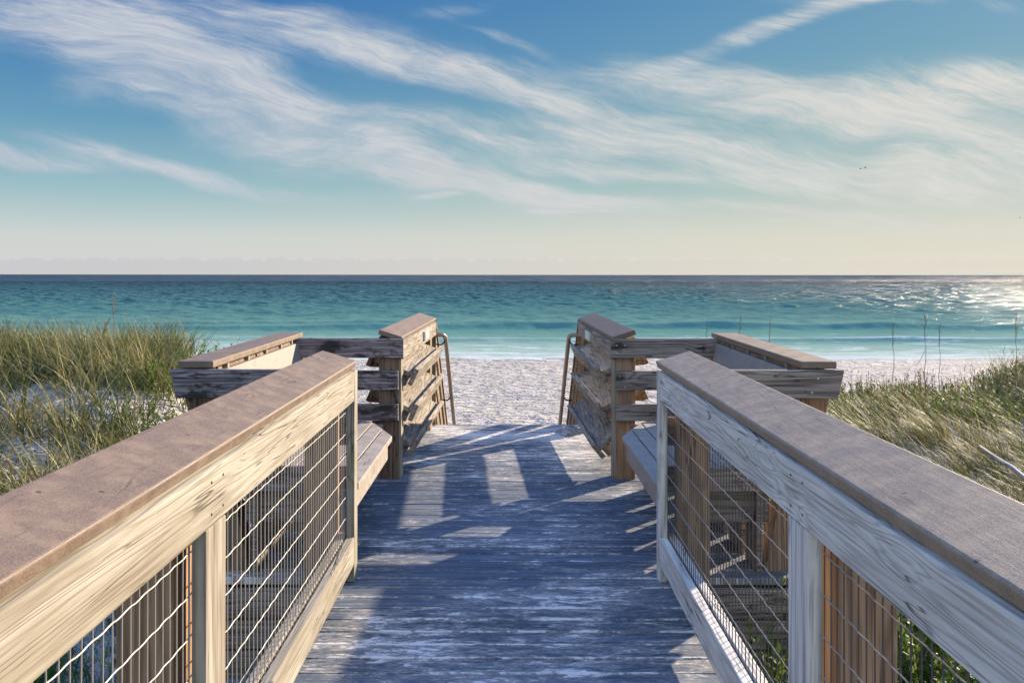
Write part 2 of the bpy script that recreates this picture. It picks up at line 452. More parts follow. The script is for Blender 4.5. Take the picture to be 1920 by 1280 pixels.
sm = t.math('SUBTRACT', sm, t.math('MULTIPLY', groove, .03))
s1 = t.maprange(sm, .575, .635)
s0 = t.maprange(sm, .46, .60)
c = t.mix(t.math('MULTIPLY', t.math('MULTIPLY', groove, t.maprange(sy[1], 7., 4., 0, 1)), .35), c, (.05,.055,.065))
c = t.mix(t.math('MULTIPLY', s0, .46), c, (.58,.52,.445))
c = t.mix(t.math('MULTIPLY', s1, .88), c, (.86,.82,.77))
t.put(p.inputs['Base Color'], c); t.put(p.inputs['Roughness'], .82); p.inputs['Specular IOR Level'].default_value = .25
t.put(p.inputs['Normal'], t.bump(t.math('ADD', t.math('ADD', g1, t.math('MULTIPLY', g2, .6)), t.math('MULTIPLY', s1, .6)), .7, .004))

d = MB()
y = YE-.02
k = 0
# sloping walk, boards run backwards past the viewer
while y > -3.2:
    y1, y0 = y-GAP, y-PITCH
    za, zb = zr(y0), zr(y1)
    jx = .86+random.uniform(-.004, .004); dz = random.uniform(-.0012, .0012)
    d.hexa([(-jx,y0,za-.035+dz),(jx,y0,za-.035+dz),(jx,y1,zb-.035+dz),(-jx,y1,zb-.035+dz),(-jx,y0,za+dz),(jx,y0,za+dz),(jx,y1,zb+dz),(-jx,y1,zb+dz)])
    y -= PITCH
y = YE-.02
while y < YD-.05:
    y0, y1 = y, y+PITCH-GAP
    w = 1.42 if y < YF+.05 else 1.02
    jx = w+random.uniform(-.004, .004); dz = random.uniform(-.0012, .0012)
    d.box(-jx, jx, y0, y1, -.035+dz, dz)
    y += PITCH
YDE = y-GAP
deck = d.build('boardwalk', M['deck'], None, bevel=.003, segs=1)
tag(deck, 'sand dusted grey plank boardwalk between the railings', 'boardwalk', kind='structure')
# joists, rim boards and piles that carry the deck
fr = MB()
for sx in (-1, 1):
    for i in range(3):
        fr.box(sx*.80, sx*1.44, 4.315, 4.352, -.045-i*.15, -.185-i*.15)
        fr.box(sx*1.40, sx*1.44, 4.36, YF+.1, -.04-i*.15, -.183-i*.15)
    fr.box(sx*.78, sx*.82, -3.1, 4.30, -.075, -.29)
    fr.box(sx*.30, sx*.34, -3.1, 4.30, -.075, -.29)
    fr.box(sx*.98, sx*1.02, YF+.12, YDE, -.04, -.30)
fr.box(-1.0, 1.0, YDE-.04, YDE-.005, -.04, -.28)
frame = fr.build('deck_frame', M['old2_x'], None, bevel=.003)
tag(frame, kind='structure')

# ------------------------------------------------------------------ railings
def wire_panel(mb_v, mb_h, s, y0, y1):
    r = .786
    step = .0424
    n = int((y1-y0)/step)
    for i in range(n+1):
        yy = y0+i*step+.01
        zb_, zt = zr(yy)+.10, zr(yy)+.99
        x = s*r
        j = random.uniform(-.0025, .0025); jy = random.uniform(-.002, .002)
        mid = random.uniform(.3, .8)
        mb_v.tube([(x, yy, zb_), (x+s*.001, yy+j*1.2, zr(yy)+.1+.8*mid), (x, yy+jy, zt)], .0019, 5, False)
    for k in range(8):
        zz = .2175+k*.1025
        pts = []
        m_ = int((y1-y0)/(step/2))
        ph = random.randint(0, 1)
        for i in range(m_+1):
            yy = y0+.0+i*step/2
            amp = .0011*(1 if (i+ph) % 4 in (0, 1) else -1)+random.uniform(-.0005, .0005)
            pts.append((s*(r-.004), yy, zr(yy)+zz+amp+.002*math.sin(yy*3.1+k)))
        mb_h.tube(pts, .0020, 5, False)

def make_railing(s):
    Lx = s*.80
    if s < 0:
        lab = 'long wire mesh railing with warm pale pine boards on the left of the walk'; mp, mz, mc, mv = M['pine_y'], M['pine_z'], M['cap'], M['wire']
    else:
        lab = 'long wire mesh railing with lightened shade-side pine boards on the right of the walk'; mp, mz, mc, mv = M['shade_pine_y'], M['shade_pine_z'], M['capr'], M['wire_backlit']
    root = empty('railing', (Lx, YE, 0), lab, 'railing', 'railings along both sides of the walk')
    y0, y1 = -2.6, YE+.005
    # tilted composite cap: inner edge lower than outer edge
    ri, ro = .748, .924
    if s > 0: ri, ro = .738, .912
    zi, zo = 1.071, 1.124
    th = .036
    nx, nz = (zo-zi)/math.hypot(ro-ri, zo-zi), (ro-ri)/math.hypot(ro-ri, zo-zi)
    def sec(yy):
        z = zr(yy)
        return [(s*ri, yy, zi+z), (s*ro, yy, zo+z), (s*(ro+nx*th), yy, zo-nz*th+z), (s*(ri+nx*th), yy, zi-nz*th+z)]
    cp = MB(); cp.prism(sec(y0), sec(y1)); cp.build('cap', mc, root, bevel=.007, segs=3)
    # inner fascia (top rail)
    a = MB(); a.hexa([(s*.744,y0,.884+zr(y0)),(s*.782,y0,.884+zr(y0)),(s*.782,4.288,.884),(s*.744,4.288,.884),(s*.744,y0,1.027+zr(y0)),(s*.782,y0,1.038+zr(y0)),(s*.782,4.288,1.038),(s*.744,4.288,1.027)])
    a.build('top_rail', mp, root, bevel=.004)
    a = MB(); a.hexa([(s*.791,y0,.89+zr(y0)),(s*.829,y0,.89+zr(y0)),(s*.829,4.36,.89),(s*.791,4.36,.89),(s*.791,y0,1.036+zr(y0)),(s*.829,y0,1.046+zr(y0)),(s*.829,4.36,1.046),(s*.791,4.36,1.036)])
    a.build('top_rail', mp, root, bevel=.004)
    # bottom rails, one each side of the mesh
    for (r0, r1, za, zb, yend) in ((.744,.782,.088,.222,4.288), (.791,.829,.092,.226,4.36)):
        a = MB(); a.hexa([(s*r0,y0,za+zr(y0)),(s*r1,y0,za+zr(y0)),(s*r1,yend,za),(s*r0,yend,za),(s*r0,y0,zb+zr(y0)),(s*r1,y0,zb+zr(y0)),(s*r1,yend,zb),(s*r0,yend,zb)])
        a.build('bottom_rail', mp, root, bevel=.004)
    # inner uprights
    a = MB(); a.box(s*.744, s*.783, 4.291, 4.378, .002, 1.030); a.build('upright', mz, root, bevel=.003)
    for yc in (2.26, .15, -1.95):
        z = zr(yc)
        a = MB(); a.box(s*.746, s*.783, yc-.076, yc+.076, z+.224, z+.882); a.build('upright', mz, root, bevel=.003)
    # outer 6x6 posts
    for yc in (4.30, 2.26, .15, -1.95):
        z = zr(yc)
        a = MB(); a.box(s*.832, s*.974, yc-.07, yc+.07, -1.0, z+(1.045)); a.build('post', M['post_z'], root, bevel=.005)
    v, h = MB(), MB()
    wire_panel(v, h, s, y0+.02, 4.355)
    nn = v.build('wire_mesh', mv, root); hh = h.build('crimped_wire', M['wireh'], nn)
    hh.location = (0,0,0)
    # screw heads on the fascia
    for yc in (2.26, .15):
        for dy, zz in ((-.045, .915), (-.045, .995), (.045, .915), (.045, .995)):
            sc = MB(); x = s*.7435; z = zr(yc)+zz
            sc.tube([(x, yc+dy, z), (x-s*.0012, yc+dy, z)], .0035, 8); sc.build('screw', M['iron'], root)
    return root
rail_left = make_railing(-1)
rail_right = make_railing(1)

# ------------------------------------------------------------------ bench bays
LEAN = math.tan(R(12))
def make_bench(s):
    lab = ('built-in bench with sunlit seat and brown backrest cap, left of the deck' if s < 0 else
           'built-in bench with blue shaded seat and backrest, right of the deck')
    root = empty('bench', (s*1.05, 5.4, 0), lab, 'bench', 'benches facing each other across the deck')
    ym0, ymf = YE+.045, YF-.045
    def lx(z, r0=1.34): return r0+LEAN*z
    # leaning back posts
    for yc in (YE+.16, (YE+YF)/2+.02, YF+.06):
        a = MB()
        z0, z1 = -1.0, 1.018
        pts = []
        for z in (z0, z1):
            a0 = lx(z, 1.31 if z > 0 else 1.31)
            pts += [(s*a0, yc-.07, z), (s*(a0+.142), yc-.07, z), (s*(a0+.142), yc+.07, z), (s*a0, yc+.07, z)]
        a.hexa(pts); a.build('post', M['post_z'] if s > 0 else M['old_z'], root, bevel=.005)
    # flat back cap
    a = MB(); zc = 1.03
    a.hexa([(s*1.475,YE+.035,zc),(s*1.655,YE+.035,zc),(s*1.72,YF+.16,zc),(s*1.535,YF+.16,zc),
            (s*1.475,YE+.035,zc+.036),(s*1.655,YE+.035,zc+.036),(s*1.72,YF+.16,zc+.036),(s*1.535,YF+.16,zc+.036)])
    a.build('back_cap', M['cap'], root, bevel=.006, segs=3)
    # backrest board
    a = MB()
    def br(z, o): return 1.268+LEAN*z+o
    yb0, yb1 = YE+.075, YF-.03
    z0, z1 = .50, 1.0
    a.hexa([(s*br(z0,0),yb0,z0),(s*br(z0,.034),yb0,z0),(s*(br(z0,.034)+.045),yb1,z0),(s*(br(z0,0)+.045),yb1,z0),
            (s*br(z1,0),yb0,z1),(s*br(z1,.034),yb0,z1),(s*(br(z1,.034)+.045),yb1,z1),(s*(br(z1,0)+.045),yb1,z1)])
    a.build('backrest', M['back'], root, bevel=.004)
    # little spacer blocks between backrest and cap
    for yc in (4.73, 5.15, 5.58, 5.99, 6.33):
        q = 1.487+.03*(yc-4.4)
        a = MB(); a.box(s*q, s*(q+.03), yc-.014, yc+.014, 1.001, 1.0295); a.build('spacer', M['pine_y'], root)
    # seat boards, front corner of the far end clipped
    r = .748; wb = .094
    clip = [(.748, 5.72), (.935, 6.22), (1.04, 6.36), (1.6, 6.36)]
    def yend(rr): return float(np.interp(rr, [c[0] for c in clip], [c[1] for c in clip]))
    for i in range(6):
        r0, r1 = r, r+wb; r = r1+.009
        a = MB(); zt = .452
        bot = [(s*r0,ym0+.01,zt-.034),(s*r1,ym0+.01,zt-.034),(s*r1,yend(r1),zt-.034),(s*r0,yend(r0),zt-.034)]
        a.prism(bot, [(x_, y_, zt) for x_, y_, _ in bot]); a.build('seat_board', M['seat'], root, bevel=.004)
    a = MB(); a.box(s*.775, s*.81, ym0+.02, 5.72, .30, .415); a.build('apron', M['seat'], root, bevel=.003)
    # seat frame and legs
    for yc in (YE+.13, YF-.40):
        a = MB(); a.box(s*.90, s*1.335, yc-.018, yc+.018, .24, .412); a.build('seat_frame', M['old2_x'], root, bevel=.003)
        a = MB(); a.box(s*.955, s*1.045, yc+.02, yc+.108, .001, .412); a.build('leg', M['post_z'], root, bevel=.003)
    # side boards at both ends of the bay
    mo = M['old_x'] if s < 0 else M['old2_x']
    for (z0, z1) in ((.883, 1.026), (.650, .790), (.420, .543)):
        r0 = .80 if z0 > .8 else .80
        a = MB(); e0, e1 = lx(z0, 1.465), lx(z1, 1.465)
        yy0, yy1 = YE+.007, YE+.043
        if z0 > .8:
            a.hexa([(s*.98,yy0,z0),(s*e0,yy0,z0),(s*e0,yy1,z0),(s*.98,yy1,z0),(s*.98,yy0,z1),(s*e1,yy0,z1),(s*e1,yy1,z1),(s*.98,yy1,z1)])
        else:
            a.hexa([(s*.80,yy0,z0),(s*e0,yy0,z0),(s*e0,yy1,z0),(s*.80,yy1,z0),(s*.80,yy0,z1),(s*e1,yy0,z1),(s*e1,yy1,z1),(s*.80,yy1,z1)])
        a.build('side_board', mo, root, bevel=.004)
        zf0, zf1 = z0+.009, z1+.009
        if z0 < .6: zf0, zf1 = .433, .555
        r0 = .757 if z0 > .8 else .795
        a = MB(); yy0, yy1 = YF-.042, YF-.004
        a.hexa([(s*r0,yy0,zf0),(s*e0,yy0,zf0),(s*e0,yy1,zf0),(s*r0,yy1,zf0),(s*r0,yy0,zf1),(s*e1,yy0,zf1),(s*e1,yy1,zf1),(s*r0,yy1,zf1)])
        a.build('side_board', M['old_x'] if s < 0 else M['old2_x'], root, bevel=.004)
    for (xx, zz) in ((.80,.985),(.80,.93),(.86,.985),(.82,.76),(.86,.68),(.82,.52)):
        sc = MB(); sc.tube([(s*xx, YF-.0422, zz), (s*xx, YF-.0445, zz)], .006, 8); sc.build('screw', M['iron'] if s < 0 else M['screw'], root)
    for (xx, zz) in ((1.55,.985),(1.52,.915)):
        sc = MB(); sc.tube([(s*xx, YE+.0068, zz), (s*xx, YE+.0045, zz)], .006, 8); sc.build('screw', M['iron'] if s < 0 else M['screw'], root)
    # rear rail between the leaning posts, just under the cap
    a = MB(); a.hexa([(s*1.50,YE+.24,.905),(s*1.535,YE+.24,.905),(s*1.575,YF-.04,.905),(s*1.54,YF-.04,.905),(s*1.522,YE+.24,1.027),(s*1.557,YE+.24,1.027),(s*1.597,YF-.04,1.027),(s*1.562,YF-.04,1.027)])
    a.build('back_rail', M['old_z'] if s < 0 else M['post_z'], root, bevel=.003)
    # vertical skirt boards under the seat with narrow gaps
    a = MB(); a.box(s*.90, s*1.30, YF-.085, YF-.05, .275, .412); a.build('seat_frame', M['old2_x'], root, bevel=.003)
    yg = [4.44, 4.66, 4.75, 5.02, 5.11, 5.365, 5.455, 5.705, 5.795, 6.055, 6.145, 6.40]
    for i in range(0, len(yg), 2):
        a = MB(); a.box(s*1.262, s*1.290, yg[i], yg[i+1], .003, .412); a.build('skirt_board', M['old2_x'], root, bevel=.003)
    a = MB(); a.box(s*1.228, s*1.259, 4.62, 6.0, .28, .412); a.build('seat_frame', M['old2_x'], root, bevel=.003)
    return root
bench_left = make_bench(-1)
bench_right = make_bench(1)

# ------------------------------------------------------------------ slanting shelf racks before the stairs
def make_rack(s):
    lab = ('warm sunlit rack of three slanting wooden troughs beside the stairs, left of the opening' if s < 0 else
           'shaded rack of three slanting wooden troughs beside the stairs, lowest one sagging')
    root = empty('trough_rack', (s*.85, 7.5, 0), lab, 'rack', 'trough racks flanking the stair opening')
    yA, yB = YF-.02, 8.56
    NX = -.030   # the rack closes in slightly towards the stairs
    NZ = .012
    def q(r, yy, z): return (s*(r+NX*(yy-YF)), yy, z+NZ*(yy-YF))
    def extr(mb, prof, y0, y1): mb.prism([q(r, y0, z) for r, z in prof], [q(r, y1, z) for r, z in prof])
    # tilted cap
    ri, ro, zi, zo, th = .764, .932, 1.045, 1.100, .036
    L = math.hypot(ro-ri, zo-zi); nx, nz = (zo-zi)/L, (ro-ri)/L
    a = MB(); extr(a, [(ri,zi),(ro,zo),(ro+nx*th,zo-nz*th),(ri+nx*th,zi-nz*th)], yA-.015, yB+.12)
    a.build('cap', M['cap'] if s < 0 else M['capd'], root, bevel=.006, segs=3)
    a = MB(); extr(a, [(.762,.882),(.797,.882),(.797,1.018),(.762,1.006)], YF+.0, yB+.09); a.build('fascia', M['rack_y'], root, bevel=.003)
    a = MB(); extr(a, [(.925,.93),(.955,.93),(.955,1.05),(.925,1.05)], YF+.15, yB+.09); a.build('fascia', M['rack_y'], root, bevel=.003)
    # posts
    for (yc, mt) in ((YF+.07, M['old_z'] if s < 0 else M['post_z']), (yB-.02, M['stair_z'])):
        a = MB(); x0 = .800
        a.hexa([q(x0,yc-.07,-.9),q(x0+.142,yc-.07,-.9),q(x0+.142,yc+.07,-.9),q(x0,yc+.07,-.9),
                q(x0,yc-.07,1.008),q(x0+.142,yc-.07,1.045),q(x0+.142,yc+.07,1.045),q(x0,yc+.07,1.008)])
        a.build('post', mt, root, bevel=.005)
    a = MB()
    a.box(s*.778, s*.799, YF+.002, YF+.138, .002, .88); a.build('post_trim', M['pine_z'], root, bevel=.003)
    # troughs
    for side in (0,):
        for k, z0 in enumerate((.757, .490, .232)):
            ang = R(24)
            r00 = .717
            if s > 0 and k == 2 and side == 0: ang = R(40); r00 = .69; z0 = .205
            if s < 0 and k == 2 and side == 0: ang = R(28)
            c_, s_ = math.cos(ang), math.sin(ang)
            P0 = (r00, z0)
            if s > 0 and k < 2: P0 = (r00, z0+(.016, .016)[k])
            def pt(u, v):    # u along the shelf towards the wall, v square to it
                r, z = P0[0]+u*c_-v*s_, P0[1]+u*s_+v*c_
                return ((1.74-r) if side else r, z)
            ya, yb = (YF+.155, yB-.10+.0*k)
            if side: ya = YF+.16
            W_ = .31 if not (s > 0 and k == 2) else .20
            a = MB(); extr(a, [pt(0,0), pt(W_,0), pt(W_,-.036), pt(0,-.036)], ya, yb)
            sh = a.build('shelf', M['rack_y'], root, bevel=.003)
            a = MB(); extr(a, [pt(-.037,.045), pt(-.001,.045), pt(-.001,-.086), pt(-.037,-.086)], ya-.015, yb+.015)
            a.build('lip', M['rack_y'], sh, bevel=.003)
            a = MB(); extr(a, [pt(W_+.001,.0), pt(W_+.036,.0), pt(W_+.036,-.085), pt(W_+.001,-.085)], ya-.01, yb+.01)
            a.build('rear_edge', M['stair_y'] if s > 0 else M['old_z'], sh, bevel=.003)
            if not (s > 0 and k == 2):
                g0 = pt(W_+.0, -.0365); g1 = pt(W_+.0, -.085); g2 = (.905, g1[1]-.02); 
                a = MB(); extr(a, [(.945, pt((.945-P0[0])/c_, 0)[1]-.045), g0, g1, (.945, g1[1]-.005)], ya+.0, ya+.034)
                a.build('end_block', M['stair_y'] if s > 0 else M['old_z'], sh, bevel=.002)
            for yc in (ya+.02, yb-.05):
                a = MB(); extr(a, [pt(.012,-.0365), pt(.085,-.0365), pt(.085,-.115), pt(.012,-.115)], yc, yc+.036)
                a.build('bracket', M['old2_x'], sh, bevel=.002)
    # small metal plate box on the fascia
    a = MB(); x0 = .742
    a.hexa([q(x0,7.62,.915),q(x0+.0195,7.62,.915),q(x0+.0195,7.90,.915),q(x0,7.90,.915),
            q(x0,7.62,.990),q(x0+.0195,7.62,.990),q(x0+.0195,7.90,.990),q(x0,7.90,.990)])
    a.build('metal_plate', M['plate'], root, bevel=.002)
    return root
rack_left = make_rack(-1)
rack_right = make_rack(1)

# ------------------------------------------------------------------ stairs
RISE, RUN = .170, .22
GR = RISE/RUN
st = empty('staircase', (0, YDE, 0), 'wooden steps dropping from the deck edge to the beach', 'stairs')
for i in range(13):
    y0 = YDE+.006+i*RUN; z = -RISE*(i+1)
    a = MB(); a.box(-.70, .70, y0, y0+.105, z-.036, z); a.box(-.70, .70, y0+.112, y0+.235, z-.036, z)
    a.build('step', M['deck'], st, bevel=.003)
for s in (-1, 1):
    a = MB()
    y0, y1 = YDE+.03, YDE+13.4*RUN
    a.prism([(s*.715,y0,-.14),(s*.715,y1,-.14-GR*(y1-y0)),(s*.715,y1,-.42-GR*(y1-y0)),(s*.715,y0,-.45)],
            [(s*.755,y0,-.14),(s*.755,y1,-.14-GR*(y1-y0)),(s*.755,y1,-.42-GR*(y1-y0)),(s*.755,y0,-.45)])
    a.build('stringer', M['stair_y'], st, bevel=.003)

for s in (-1, 1):
    lab = ('sunlit wooden stair rail sloping down behind the left trough rack' if s < 0 else 'shaded wooden stair rail sloping down behind the right trough rack')
    root = empty('stair_rail', (s*.75, YDE, 0), lab, 'stair rail', 'wooden stair rails')
    ys0, ys1 = 8.74, 11.6
    def slope_board(r0, r1, zt, h, y0=ys0, y1=ys1, lift=0.):
        a = MB()
        za, zb = zt-GR*(y0-ys0), zt-GR*(y1-ys0)
        a.prism([(s*r0,y0,za),(s*r1,y0,za+lift),(s*r1,y0,za-h+lift),(s*r0,y0,za-h)], [(s*r0,y1,zb),(s*r1,y1,zb+lift),(s*r1,y1,zb-h+lift),(s*r0,y1,zb-h)])
        return a
    slope_board(.700, .86, 1.05, .042, lift=.045).build('cap', M['stair_y'], root, bevel=.004)
    slope_board(.716, .752, 1.0, .17).build('rail', M['stair_y'], root, bevel=.003)
    slope_board(.716, .752, .69, .16).build('rail', M['stair_y'], root, bevel=.003)
    slope_board(.716, .752, .39, .16).build('rail', M['stair_y'], root, bevel=.003)
    for yc in (8.92, 10.1, 11.3):
        a = MB(); zt = 1.0-GR*(yc-ys0)
        a.box(s*.756, s*.896, yc-.07, yc+.07, zt-.04, zt-3.0 if yc > 10 else -1.6); a.build('post', M['stair_z'], root, bevel=.005)
    a = MB(); a.box(s*.705, s*.74, 8.70, 8.735, .01, .99); a.build('upright', M['stair_z'], root, bevel=.003)
    # round metal hand rail
    lab = ('tan metal pipe handrail running down the left side of the stairs' if s < 0 else 'tan metal pipe handrail running down the right side of the stairs')
    pr = empty('pipe_handrail', (s*.63, 8.75, .9), lab, 'handrail', 'metal pipe handrails of the stairs')
    pts = [(s*.735, 8.72, .905), (s*.650, 8.725, .905), (s*.636, 8.735, .901), (s*.626, 8.76, .890), (s*.621, 8.79, .880)]
    ye = 8.78; ze = .905
    pts.append((s*.620, ye+.06, ze-.03)); 
    for k in range(1, 9): pts.append((s*.620, ye+.06+k*.32, ze-.03-GR*.98*k*.32))
    a = MB(); a.tube(pts, .0215, 14); a.build('pipe', M['pipe'], pr, smooth=True)
    for (yy, zz) in ((8.86, .80), (9.75, .115)):
        a = MB(); a.tube([(s*.716, yy, zz), (s*.665, yy, zz-.005), (s*.640, yy, zz+.012), (s*.624, yy, zz+.035)], .008, 8); a.build('bracket', M['iron'], pr, smooth=True)

# ------------------------------------------------------------------ vegetation
def leafmat(name, stops, rough=.55, trans=.22):
    m, t, p, out = material(name)
    geo = t.new('ShaderNodeNewGeometry'); tc = t.new('ShaderNodeTexCoord')
    n = t.noise(tc.outputs['Object'], 1.3, 3, .6)
    f = t.math('ADD', t.math('MULTIPLY', geo.outputs['Random Per Island'], .62), t.math('MULTIPLY', t.math('SUBTRACT', n, .3), .95), clamp=True)
    c = t.ramp(f, stops)
    t.put(p.inputs['Base Color'], c); t.put(p.inputs['Roughness'], rough); p.inputs['Specular IOR Level'].default_value = .3
    tr = t.new('ShaderNodeBsdfTranslucent'); t.put(tr.inputs[0], c)
    mx = t.new('ShaderNodeMixShader'); mx.inputs[0].default_value = trans
    t.l.new(p.outputs[0], mx.inputs[1]); t.l.new(tr.outputs[0], mx.inputs[2]); t.l.new(mx.outputs[0], out.inputs[0])
    return m
M['grass'] = leafmat('dune_grass_blade', [(0,(.018,.05,.014)),(.22,(.06,.10,.025)),(.45,(.15,.15,.04)),(.68,(.36,.30,.11)),(1,(.70,.58,.30))])
M['green'] = leafmat('green_grass_blade', [(0,(.02,.08,.02)),(.5,(.06,.20,.035)),(.85,(.16,.30,.06)),(1,(.45,.42,.18))], trans=.35)
M['leaf'] = leafmat('dune_shrub_leaf', [(0,(.02,.055,.01)),(.4,(.08,.15,.025)),(.75,(.24,.29,.05)),(1,(.46,.42,.11))], trans=.35)
M['dry'] = leafmat('dry_stalk', [(0,(.13,.065,.03)),(.5,(.24,.13,.06)),(1,(.42,.28,.14))], trans=.1)

def blades(bx, by, bz, L, phi, t0, bend, w, seg=6):
    n = len(bx); px, py, pz = bx.copy(), by.copy(), bz.copy()
    wx, wy = -np.sin(phi), np.cos(phi)
    tw = rng.uniform(-.8, .8, n); wx2 = wx*np.cos(tw)+np.cos(phi)*np.sin(tw); wy2 = wy*np.cos(tw)+np.sin(phi)*np.sin(tw)
    co = np.zeros((n, seg+1, 2, 3))
    for k in range(seg+1):
        f = k/seg
        ww = w*(1-f**1.6)*.5+.0003
        co[:, k, 0] = np.stack([px-wx2*ww, py-wy2*ww, pz], -1)
        co[:, k, 1] = np.stack([px+wx2*ww, py+wy2*ww, pz], -1)
        th = t0+bend*((k+1)/seg)**1.4
        px = px+np.sin(th)*np.cos(phi)*L/seg; py = py+np.sin(th)*np.sin(phi)*L/seg; pz = pz+np.cos(th)*L/seg
    co = co.reshape(-1, 3)
    b = (np.arange(n)*(seg+1)*2)[:, None, None]
    k = (np.arange(seg)*2)[None, :, None]
    q = b+k+np.array([0, 1, 3, 2])[None, None, :]
    return co, q.reshape(-1, 4)

def join(parts):
    co, fs, o = [], [], 0
    for c_, f_ in parts:
        co.append(c_); fs.append(f_+o); o += len(c_)
    return np.concatenate(co), np.concatenate(fs)

def in_deck(x, y, mrg=.12):
    ax = np.abs(x)
    return ((ax < .98+mrg) & (y < YE+.1)) | ((ax < 1.75+mrg) & (y > YE-.05) & (y < YF+.25)) | ((ax < 1.08+mrg) & (y > YF) & (y < 12.5))

def tussocks(cx, cy, nb, Lm, spread, wind, lean, width=.006, bendm=1.3):
    """blades springing from each clump centre"""
    nb = np.asarray(nb); tot = int(nb.sum())
    ci = np.repeat(np.arange(len(cx)), nb)
    r = np.abs(rng.normal(0, spread, tot)); a = rng.uniform(0, 6.283, tot)
    bx = cx[ci]+r*np.cos(a); by = cy[ci]+r*np.sin(a)
    keep = ~in_deck(bx, by, .02)
    bx, by, a, ci, r = bx[keep], by[keep], a[keep], ci[keep], r[keep]
    n = len(bx)
    L = Lm[ci]*rng.uniform(.45, 1.15, n)
    # outward plus wind direction
    vx = np.cos(a)*.55+wind[0]*lean+rng.normal(0, .35, n); vy = np.sin(a)*.55+wind[1]*lean+rng.normal(0, .35, n)
    phi = np.arctan2(vy, vx)
    t0 = rng.uniform(.02, .35, n)+r*1.2; bend = rng.uniform(.3, bendm, n)
    return blades(bx, by, ground(bx, by)-.02, L, phi, t0, bend, width*rng.uniform(.6, 1.3, n))

def scatter(x0, x1, y0, y1, n, dens):
    x = rng.uniform(x0, x1, n); y = rng.uniform(y0, y1, n)
    k = (rng.uniform(0, 1, n) < dens(x, y)) & ~in_deck(x, y)
    return x[k], y[k]

def ell(x, y, cx, cy, rx, ry): return np.exp(-(((x-cx)/rx)**2+((y-cy)/ry)**2)**1.5)

# left dune
def dl(x, y):
    d_ = .62+.38*(rough_noise(x, y, 2.2, 28, 36) > -.5)+.6*ss(8.7, 9.6, y)
    d_ = d_*(1-.96*ell(x, y, -4.1, 8.0, 1.05, .6))*(1-.9*ell(x, y, -5.2, 8.7, .8, .45))*(1-.4*ell(x, y, -3.4, 6.6, .4, .35))
    d_ = d_*(1-.85*ell(x, y, -2.1, 4.6, .5, .7))*ss(-.35*y, -.40*y, x)
    return d_*ss(13.2, 11.6, y)
parts = []
x, y = scatter(-10.5, -1.55, 5.0, 12.8, 2300, dl)
parts.append(tussocks(x, y, rng.integers(12, 36, len(x)), .62+.04*ss(8, 10.5, y)*rng.uniform(.6, 1.3, len(x)), .09, (-.3, -.35), .45, .0105, 2.2))
x, y = scatter(-8.5, -2.6, 9.4, 12.4, 460, lambda x, y: ss(-.37*y, -.415*y, x))
parts.append(tussocks(x, y, rng.integers(25, 50, len(x)), .50*rng.uniform(.5, 1.35, len(x)), .13, (-.5, .1), .5, .0092, 1.8))
co, q = join(parts)
g1 = raw_mesh('dune_grass', co, q, M['grass'])
tag(g1, 'tall arching straw and green grass covering the dune left of the boardwalk', 'grass', kind='stuff')

# lush green grass right below the left railing
x, y = scatter(-6, -1.0, -2.5, 5.2, 820, lambda x, y: .85*(1-.9*ell(x, y, -1.6, 3.3, .45, .4)))
parts = [tussocks(x, y, rng.integers(24, 50, len(x)), .42*rng.uniform(.6, 1.3, len(x)), .10, (-.3, -.3), .4, .0075)]
co, q = join(parts)
tag(raw_mesh('green_grass', co, q, M['green']), 'lush green grass growing close under the left railing', 'grass', kind='stuff')

# right dune
def dr(x, y):
    d_ = .75*(1-.95*ell(x, y, 4.45, 10.4, .45, .4))*(1-.95*ell(x, y, 5.6, 9.9, .8, .55))*(1-.8*ell(x, y, 6.6, 10.4, .6, .6))
    return d_
parts = []
x, y = scatter(1.5, 9.5, 5.0, 11.4, 1150, dr)
parts.append(tussocks(x, y, rng.integers(34, 70, len(x)), .50*rng.uniform(.6, 1.25, len(x)), .10, (-.9, .25), 1.3, .0072, 1.3))
x, y = scatter(1.7, 10, 10.8, 14.2, 260, lambda x, y: .8+0*x)
parts.append(tussocks(x, y, rng.integers(12, 30, len(x)), .50*rng.uniform(.6, 1.2, len(x)), .12, (-.5, .1), .5, .006))
x, y = scatter(7.0, 10.5, 10.5, 14, 150, lambda x, y: 1+0*x)
parts.append(tussocks(x, y, rng.integers(20, 40, len(x)), .62*rng.uniform(.6, 1.2, len(x)), .14, (.2, .1), .4, .006))
x, y = scatter(1.1, 6, -2.5, 5.4, 220, lambda x, y: .7+0*x)
parts.append(tussocks(x, y, rng.integers(14, 34, len(x)), .36*rng.uniform(.6, 1.2, len(x)), .10, (-.5, 0), .5, .0055))
co, q = join(parts)
g2 = raw_mesh('dune_grass', co, q, M['grass'])
tag(g2, 'wind combed grey green grass on the low dune right of the boardwalk', 'grass', kind='stuff')

